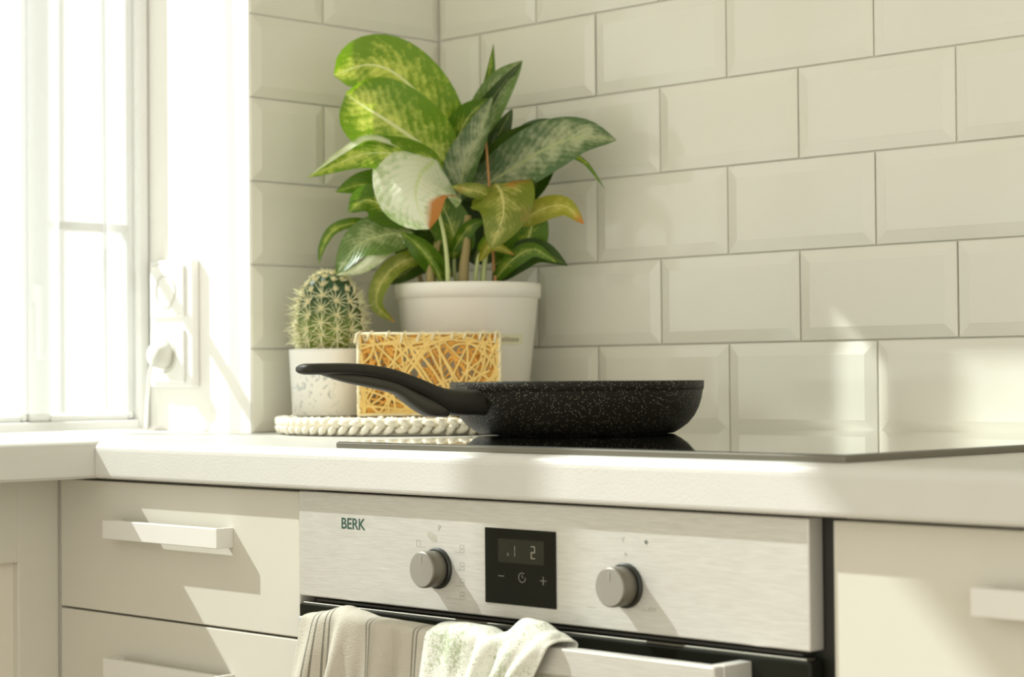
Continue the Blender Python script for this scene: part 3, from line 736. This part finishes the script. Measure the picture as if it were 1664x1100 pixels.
# dark inner mass
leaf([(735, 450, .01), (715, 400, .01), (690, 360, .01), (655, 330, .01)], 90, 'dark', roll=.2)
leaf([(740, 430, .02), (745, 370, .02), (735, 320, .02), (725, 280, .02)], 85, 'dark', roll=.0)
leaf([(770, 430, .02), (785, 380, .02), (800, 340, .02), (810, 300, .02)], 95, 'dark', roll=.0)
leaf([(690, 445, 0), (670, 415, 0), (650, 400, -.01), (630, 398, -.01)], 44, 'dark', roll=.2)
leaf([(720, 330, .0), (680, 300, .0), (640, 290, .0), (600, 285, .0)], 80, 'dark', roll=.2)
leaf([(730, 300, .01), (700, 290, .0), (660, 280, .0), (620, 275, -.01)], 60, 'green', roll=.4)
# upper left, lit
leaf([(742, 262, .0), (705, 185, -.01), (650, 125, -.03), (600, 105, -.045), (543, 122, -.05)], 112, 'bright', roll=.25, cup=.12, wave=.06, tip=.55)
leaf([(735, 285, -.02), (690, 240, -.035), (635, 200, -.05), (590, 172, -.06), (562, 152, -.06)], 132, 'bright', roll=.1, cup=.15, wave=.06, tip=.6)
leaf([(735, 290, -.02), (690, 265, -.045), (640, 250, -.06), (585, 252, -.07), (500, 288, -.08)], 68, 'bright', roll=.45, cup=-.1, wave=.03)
leaf([(650, 238, -.052), (600, 226, -.065), (560, 246, -.075), (501, 288, -.082)], 20, 'pale', roll=1.0, cup=.3)  # pale strip: curled underside, with its edge highlight put into the colour
# right big leaf
leaf([(760, 320, -.01), (830, 275, -.03), (890, 240, -.06), (945, 222, -.08), (1001, 228, -.095)], 88, 'silver', roll=-.25, cup=.18, wave=.05)
leaf([(880, 255, -.05), (915, 250, -.06), (950, 262, -.07), (985, 309, -.08)], 13, 'green', roll=.8, cup=.3)
# middle left cluster
leaf([(680, 340, -.01), (640, 305, -.03), (590, 300, -.04), (545, 312, -.05)], 52, 'green', roll=.4, cup=.2)
leaf([(690, 350, -.03), (640, 340, -.04), (595, 325, -.05), (566, 345, -.055)], 62, 'green', roll=.1, cup=.3)
leaf([(640, 378, .0), (585, 363, -.02), (545, 372, -.03), (525, 400, -.035), (518, 430, -.035)], 20, 'green', roll=.5, cup=.3)
leaf([(672, 378, -.03), (625, 382, -.05), (580, 400, -.06), (546, 447, -.07)], 74, 'mid', roll=.5, cup=.15)
leaf([(668, 378, -.035), (628, 405, -.055), (590, 435, -.065), (547, 447, -.072)], 24, 'pale', roll=.3, cup=.2)
leaf([(705, 415, -.02), (655, 425, -.04), (622, 455, -.05), (612, 495, -.055), (642, 524, -.05)], 34, 'olive', roll=.35, cup=.2)
leaf([(700, 412, -.01), (675, 432, -.02), (650, 448, -.03), (622, 462, -.04)], 34, 'dark', roll=.2, cup=.2)
leaf([(722, 462, -.03), (706, 425, -.04), (680, 398, -.05), (650, 376, -.05)], 44, 'green', roll=-.5, cup=.4)
leaf([(718, 460, -.042), (704, 430, -.047), (680, 400, -.052), (652, 376, -.053)], 12, 'bright', roll=.3, cup=.3)
# front pale leaf with the brown patch, leaf under it
leaf([(738, 420, -.02), (738, 385, -.03), (722, 340, -.035), (700, 305, -.04)], 66, 'green', roll=.1, cup=.35)
leaf([(708, 260, -.035), (683, 284, -.075), (676, 325, -.10), (697, 372, -.10)], 156, 'pale_brown', roll=.12, cup=-.22, wave=.03, pin=.18, tip=.6)
# centre drooping
leaf([(805, 430, -.02), (850, 400, -.03), (866, 360, -.035), (868, 322, -.04)], 62, 'green', roll=.1, cup=.3)
leaf([(806, 298, -.04), (816, 318, -.075), (817, 352, -.092), (798, 403, -.095)], 108, 'olive', roll=-.1, cup=-.2, wave=.07, pin=.2, tip=.7)
leaf([(800, 322, -.05), (780, 312, -.06), (758, 308, -.065), (733, 303, -.065)], 26, 'olive', roll=.2, cup=.2)
leaf([(840, 365, -.04), (880, 340, -.05), (918, 335, -.06), (949, 364, -.07)], 40, 'olive_tip', roll=.2, cup=.2)
leaf([(800, 455, -.01), (845, 418, -.03), (880, 410, -.045), (922, 432, -.06)], 48, 'dark', roll=-.2, cup=.2)
leaf([(800, 458, -.03), (835, 420, -.05), (868, 405, -.06), (904, 426, -.07)], 30, 'green', roll=.3, cup=.25)
leaf([(778, 425, -.05), (795, 400, -.06), (812, 402, -.065), (836, 414, -.065)], 18, 'olive_tip', roll=.2, cup=.3)
leaf([(782, 410, -.04), (790, 398, -.05), (800, 385, -.05), (795, 365, -.05)], 26, 'bright', roll=.2, cup=.3)
leaf([(735, 410, -.03), (752, 382, -.04), (768, 365, -.045), (790, 358, -.045)], 26, 'green', roll=.3, cup=.3)
# stems
bz = 470
stem([(728, bz, -.03), (727, 430, -.03), (722, 385, -.03), (712, 340, -.03)], 4.2, dd=-.04)
stem([(716, bz, -.03), (700, 430, -.03), (690, 410, -.03), (672, 385, -.03)], 3.6)
stem([(772, bz, -.04), (774, 440, -.045), (779, 415, -.05), (795, 402, -.055)], 3.6)
stem([(742, bz, -.01), (738, 430, -.01), (742, 400, -.01), (752, 380, -.02)], 3.4)
stem([(800, bz, -.02), (808, 448, -.03), (822, 430, -.04), (838, 418, -.05)], 3.0)
stem([(688, bz, .0), (682, 450, .0), (676, 432, .0), (660, 420, .0)], 4.5, 'trunk')
stem([(752, bz, .01), (754, 430, .01), (758, 400, .01), (760, 350, .01)], 9, 'trunk', dd=-.045)
stem([(700, bz, .01), (700, 440, .01), (705, 420, .01), (712, 390, .01)], 8, 'trunk', dd=-.045)
stem([(784, bz, .01), (786, 440, .01), (790, 410, .01), (792, 370, .01)], 5, 'stem', dd=-.045)
stem([(808, bz, -.035), (803, 440, -.035), (797, 330, -.038), (789, 222, -.04)], 3.0, 'stick', 'support_stick')

# cactus
DC = 2.362
cp = at(541, 600, DC); cp.z = MZ
cac = empty('cactus', cp, 'small round spiny cactus in a white pot with faint grey print, left of the basket', 'potted plant')
Hc = at(541, 567, DC).z-MZ; rc = 142/2/FPX*DC
bm = bmesh.new(); lathe(bm, [(0, 0), (rc*.90, 0), (rc*.925, .0015), (rc*.995, Hc-.004), (rc, Hc-.0008), (rc*.985, Hc), (rc*.95, Hc-.002), (rc*.93, Hc-.02), (rc*.86, .004), (0, .004)], cp, n=64)
link('pot', bm, M['pot_print'], cac, smooth=True)
bm = bmesh.new(); lathe(bm, [(0, Hc-.010), (rc*.93, Hc-.012), (rc*.93, Hc-.018), (0, Hc-.018)], cp, n=32); link('soil', bm, M['soil'], cac)
cc = at(536, 508, DC); RX = 50/FPX*DC; RZ = 67/FPX*DC
cc = Vector((cc.x, cc.y, MZ+Hc-.022+RZ)); NR = 13
RZ_ = (at(536, 443, DC).z-cc.z)
def cact(a, ph):
    rib = 1+.10*abs(math.cos(NR/2*a))*1.0-.06
    tub = 1+.03*math.cos(ph*16)
    r = RX*math.cos(ph)**.8*rib*tub if math.cos(ph) > 0 else 0
    return cc + Vector((r*math.cos(a), r*math.sin(a), (RZ_ if ph > 0 else RZ)*math.sin(ph)))
bm = bmesh.new(); rows = []; na = NR*8; nph = 30
for i in range(nph+1):
    ph = -PI/2*.9+(PI/2*.9+PI/2-.001)*i/nph
    rows.append([bm.verts.new(cact(2*PI*k/na, ph)) for k in range(na)])
for A, B in zip(rows, rows[1:]):
    for k in range(na): bm.faces.new((A[k], A[(k+1) % na], B[(k+1) % na], B[k]))
bmesh.ops.recalc_face_normals(bm, faces=bm.faces)
body = link('cactus_body', bm, M['cactus'], cac, smooth=True)
bs = bmesh.new(); ba = bmesh.new()
for j in range(NR):
    a = 2*PI*j/NR
    for i in range(8):
        ph = -.62+i*.27+(.13 if j % 2 else 0)
        if ph > 1.5: continue
        p = cact(a, ph); nrm = (p-cc); nrm.z *= .55; nrm.normalize()
        r = bmesh.ops.create_icosphere(ba, subdivisions=1, radius=.0025 if i > 3 else .0014)
        bmesh.ops.transform(ba, matrix=Matrix.Translation(p+nrm*.0008), verts=r['verts'])
        t1 = nrm.orthogonal().normalized(); t2 = nrm.cross(t1)
        ns = 12; ln = .0175 if i < 5 else .007
        for k in range(ns+1):
            an = 2*PI*k/ns+random.random()*.4; tl = .95 if k < ns else .0
            d = (nrm*(.45+random.random()*.3)+(t1*math.cos(an)+t2*math.sin(an))*tl).normalized()
            Ls = ln*(.7+.6*random.random()); side = d.orthogonal().normalized(); sd2 = d.cross(side); rw = .00062
            base = [bs.verts.new(p+(side*math.cos(q)+sd2*math.sin(q))*rw) for q in (0, 2.09, 4.19)]
            tipv = bs.verts.new(p+d*Ls)
            midv = [bs.verts.new(p+d*Ls*.6+(side*math.cos(q)+sd2*math.sin(q))*rw*.8) for q in (0, 2.09, 4.19)]
            for q in range(3):
                bs.faces.new((base[q], base[(q+1) % 3], midv[(q+1) % 3], midv[q])); bs.faces.new((midv[q], midv[(q+1) % 3], tipv))
o = link('areoles', ba, M['areole'], body); o['kind'] = 'stuff'
o = link('spines', bs, M['spine'], body); o['kind'] = 'stuff'

# woven basket
DB = 2.262
b0 = at(583, 681, DB); b1 = at(813, 681, DB); zt_b = at(700, 539, DB).z
bc = (b0+b1)/2; bc.z = MZ
bk = empty('woven_basket', bc+FH*.028, 'small golden woven strand basket on the mat in front of the white pot', 'basket')
Wb = (b1-b0).length; Hb = zt_b-MZ; Db = .045
RB = (Vector((b1.x, b1.y, 0))-Vector((b0.x, b0.y, 0))).normalized(); FB = Vector((-RB.y, RB.x, 0))
if FB.dot(FH) < 0: FB = -FB
def bp(s, z, d): return bc + RB*(s*Wb/2) + Vector((0, 0, z)) + FB*d       # s in -1..1
rw_ = .0017
bm = bmesh.new()
for z in (.002, Hb-.0017):
    c4 = [bp(-1, z, 0), bp(1, z, 0), bp(1, z, Db), bp(-1, z, Db)]
    for a, b_ in zip(c4, c4[1:]+c4[:1]): tube(bm, [a, (a+b_)/2, b_], .0016, 8)
for s, d in ((-1, 0), (1, 0), (1, Db), (-1, Db)): tube(bm, [bp(s, .001, d), bp(s, Hb/2, d), bp(s, Hb-.0015, d)], .0019, 8)
link('frame', bm, M['wrap'], bk, smooth=True)
random.seed(21)
def weave(face, count, mat, dz, rad, name='weave'):
    bm = bmesh.new()
    for _ in range(count):
        # a strand enters the rectangle at one edge point and leaves at another, bowing on the way
        def edge():
            e = random.random()*(2*Wb+2*Hb)
            if face == 'side': e = random.random()*(2*Db+2*Hb)
            w_ = Wb if face != 'side' else Db
            if e < w_: return Vector((e/w_, 0))
            e -= w_
            if e < w_: return Vector((e/w_, 1))
            e -= w_
            return Vector((0, e/Hb)) if e < Hb else Vector((1, (e-Hb)/Hb))
        a, b_ = edge(), edge()
        w_ = Wb if face != 'side' else Db
        ln = math.hypot((a.x-b_.x)*w_, (a.y-b_.y)*Hb)
        if ln < .035 or ln > .13: 
            b_ = Vector((min(1, max(0, a.x+random.uniform(-.5, .5))), random.random()))
        mid = (a+b_)/2+Vector((random.uniform(-.12, .12), random.uniform(-.25, .25)))
        mid.x = min(.98, max(.02, mid.x)); mid.y = min(.97, max(.03, mid.y))
        pts = []
        for i in range(7):
            t = i/6; q = a*(1-t)**2+mid*2*t*(1-t)+b_*t*t
            dd = dz+random.uniform(-.0009, .0009)
            x, z = q.x*2-1, .002+q.y*(Hb-.0045)
            if face == 'front': pts.append(bp(x*.985, z, dd))
            elif face == 'back': pts.append(bp(x*.985, z, Db-dd))
            else: pts.append(bp((1 if face_s > 0 else -1), z, .002+q.x*(Db-.004)) + RB*(-face_s*dd))
        if (pts[0]-pts[-1]).length < .01: continue
        tube(bm, pts, rad*random.uniform(.8, 1.15), 5, caps=False)
    o = link(name, bm, mat, bk, smooth=True); o['kind'] = 'stuff'; return o
face_s = 1
weave('front', 88, M['strand'], .0005, .0015); weave('front', 95, M['strand_in'], .0038, .0016)
weave('back', 60, M['strand_in'], .001, .0013)
for face_s in (1, -1): weave('side', 34, M['strand'], .001, .00125)
# loops of strand wound over the rim
bm = bmesh.new()
for s in [-.97, -.80, -.56, -.33, -.08, .12, .36, .55, .78, .97]:
    w_ = random.uniform(.03, .10); h_ = random.uniform(.006, .014)
    tube(bm, [bp(s-w_, Hb-h_, -.0012), bp(s-w_*.6, Hb-.002, -.0022), bp(s, Hb+.0006, 0), bp(s+w_*.4, Hb-.003, .003), bp(s+w_, Hb-h_*1.2, .003)], .0014, 6)
for z in (.1, .27, .45, .62, .8):
    for s in (-1, 1):
        tube(bm, [bp(s-.03*s, Hb*z-.004, -.001), bp(s, Hb*z, -.0022), bp(s+.012*s, Hb*z+.004, 0), bp(s, Hb*z+.006, .003)], .0013, 6)
o = link('rim_binding', bm, M['wrap'], bk, smooth=True)

# ------------------------------------------------------------------ tea towels on the oven handle
def towel(x0, x1, ztab, name, label, mat, folds, yo, lean, front_len=.13, back_len=.05, seed=1, w_=64, flap=None):
    random.seed(seed)
    bm = bmesh.new(); uvl = bm.loops.layers.uv.new('UVMap'); rows = []; nt_ = 44
    for i in range(w_+1):
        f = i/w_; x = x0+(x1-x0)*f
        top = lerp_tab(ztab, x); rise = top-HB
        row = []
        for j in range(nt_+1):
            t = j/nt_
            # path: back hem -> over the bar -> front hem
            if t < .22:
                k = t/.22; y = -.6125+.003; z = HB-back_len*(1-k)+.0; fo = .25*(1-k)
                y += .002*(1-k)
                ang = None
            elif t < .42:
                k = (t-.22)/.20; a = PI*k
                ry = .0105+.0035*yo; y = -.6205+math.cos(a)*ry; z = HB + math.sin(a)*max(.0028, rise) + .0004; fo = .15
            else:
                k = (t-.42)/.58; y = -.6205-(.0105+.0035*yo)-.002*math.sin(k*2.2); z = HB-front_len*k+.0004; fo = min(1, .25+k*1.6)
            d = 0
            for (c, wd, am, sl) in folds:
                xx = x - c - sl*max(0, HB+.01-z)
                d += am*math.exp(-(xx/wd)**2)
            y2 = y - (d*fo if t >= .3 else -abs(d)*.25*fo)
            xo = x + lean(x, max(0, HB+.012-z)) if t > .3 else x
            row.append(bm.verts.new((xo, y2, z + .0006*math.sin(x*700+j)*0)))
        rows.append(row)
    for i in range(w_):
        for j in range(nt_):
            fc = bm.faces.new((rows[i][j], rows[i+1][j], rows[i+1][j+1], rows[i][j+1]))
            for l, (a, b_) in zip(fc.loops, ((i, j), (i+1, j), (i+1, j+1), (i, j+1))): l[uvl].uv = (a/w_, b_/nt_)
    bmesh.ops.recalc_face_normals(bm, faces=bm.faces)
    o = link(name, bm, mat, None, smooth=True)
    sm = o.modifiers.new('solid', 'SOLIDIFY'); sm.thickness = .0022; sm.offset = 0
    ss = o.modifiers.new('sub', 'SUBSURF'); ss.levels = 1; ss.render_levels = 1
    tag(o, label, 'towel'); return o
towel(.4985, .6645, [(.4985, .7500), (.515, .7545), (.546, .7618), (.560, .7590), (.585, .7545), (.62, .7535), (.65, .7525), (.672, .7505)],
      'tea_towel', 'beige linen tea towel with thin dark stripes, hung on the oven handle', M['towel_beige'],
      [(.522, .010, .009, -.10), (.545, .006, -.006, -.12), (.556, .008, .010, -.16), (.583, .009, -.006, -.10), (.605, .008, .010, -.08), (.618, .005, -.006, -.05), (.636, .008, .009, 0), (.655, .010, .006, .02)], .6,
      lambda x, dz: -.22*dz*max(0, (.60-x)/.10), seed=2)
towel(.666, .812, [(.662, .7500), (.675, .7580), (.695, .7590), (.722, .7580), (.738, .7520), (.750, .7560), (.768, .7685), (.783, .7675), (.800, .7600), (.812, .7540)],
      'tea_towel', 'white cotton tea towel with green leaf print, bunched on the oven handle', M['towel_green'],
      [(.672, .010, .012, .05), (.690, .006, -.006, .1), (.700, .010, .012, -.12), (.728, .005, -.010, -.2), (.742, .010, .014, -.45), (.762, .006, -.006, -.45), (.778, .012, .016, -.4), (.803, .008, .012, -.5)], 1.1,
      lambda x, dz: -(.10+.50*max(0, (x-.74)/.07))*dz, seed=5)

# ------------------------------------------------------------------ socket on the niche reveal
so = empty('power_socket', (-.146, YR, 1.035), 'double white wall socket in the window niche beside the curtain', 'socket')
link('back_box', nbox(-.190, -.1005, YR-.011, YR-.0002, .955, 1.112, .002, 2), M['plastic_white'], so)
def socket_face(z0, z1):
    f = link('cover_plate', nbox(-.184, -.1145, YR-.0150, YR-.0108, z0, z1, .002, 2), M['plastic_white'], so)
    cx_, cz_ = -.1505, (z0+z1)/2; bm = bmesh.new()
    lathe(bm, [(.0218, YR-.0150), (.0208, YR-.0164), (.0190, YR-.0162), (.0185, YR-.0105), (0, YR-.0105)], (cx_, 0, cz_), n=40, axis='y'); link('socket_well', bm, plain('socket_well_plastic', (.62, .60, .52), .5), f, smooth=False)
    for s in (-1, 1):
        bm = cyl_y([(0, YR-.0106), (.0022, YR-.0109), (0, YR-.0110)], cx_+s*.0095, cz_, 12); link('pin_hole', bm, M['dark_gap'], f)
socket_face(1.041, 1.106); socket_face(.9605, 1.0265)
pl = empty('power_plug', (-.1505, YR-.016, .994), 'white plug with a thin cord in the lower socket of the window niche', 'plug')
bm = bmesh.new(); lathe(bm, [(0, YR-.0140), (.0165, YR-.0145), (.0170, YR-.022), (.0135, YR-.034), (0, YR-.036)], (-.1505, 0, .994), n=28, axis='y')
link('plug_body', bm, plain('plug_plastic', (.66, .65, .58), .5), pl, smooth=True)
bm = bmesh.new(); tube(bm, cr([Vector(p) for p in ((-.1505, YR-.032, .990), (-.158, YR-.034, .972), (-.170, YR-.028, .950), (-.182, YR-.022, .925), (-.190, YR-.018, .903))], 18), .0022, 8)
link('cord', bm, M['plastic_white'], pl, smooth=True)

# ------------------------------------------------------------------ sheer curtain
bm = bmesh.new(); rows = []; ny = 420; nz_ = 10
for i in range(ny+1):
    y = -0.362 - (2.26-0.362)*i/ny
    row = []
    for j in range(nz_+1):
        z = 2.32-(2.32-.925)*j/nz_; hk = (2.32-z)/1.4
        ph = y*74+1.3*math.sin(y*13.0)+.8*math.sin(y*31)
        a = (.019+.012*math.sin(y*17+1.5)+.004*math.sin(y*47))*(1.0-.25*hk)
        row.append(bm.verts.new((-.160+a*math.sin(ph)+.006*math.sin(y*21+hk*2), y-(.012*hk*(1 if i == 0 else 0))+.004*math.cos(ph), z)))
    rows.append(row)
for A, B in zip(rows, rows[1:]):
    for j in range(nz_): bm.faces.new((A[j], B[j], B[j+1], A[j+1]))
cu = link('sheer_curtain', bm, M['curtain'], None, smooth=True); tag(cu, 'white sheer curtain hanging in vertical folds before the window', 'curtain')
bm = bmesh.new(); tube(bm, [(-.160, -2.28, 2.328), (-.160, -1.3, 2.328), (-.160, -.32, 2.328)], .006, 10)
cr_ = link('curtain_rod', bm, M['frame_white'], None, smooth=True); tag(cr_, 'thin white curtain rod at the top of the window niche', 'curtain rod')
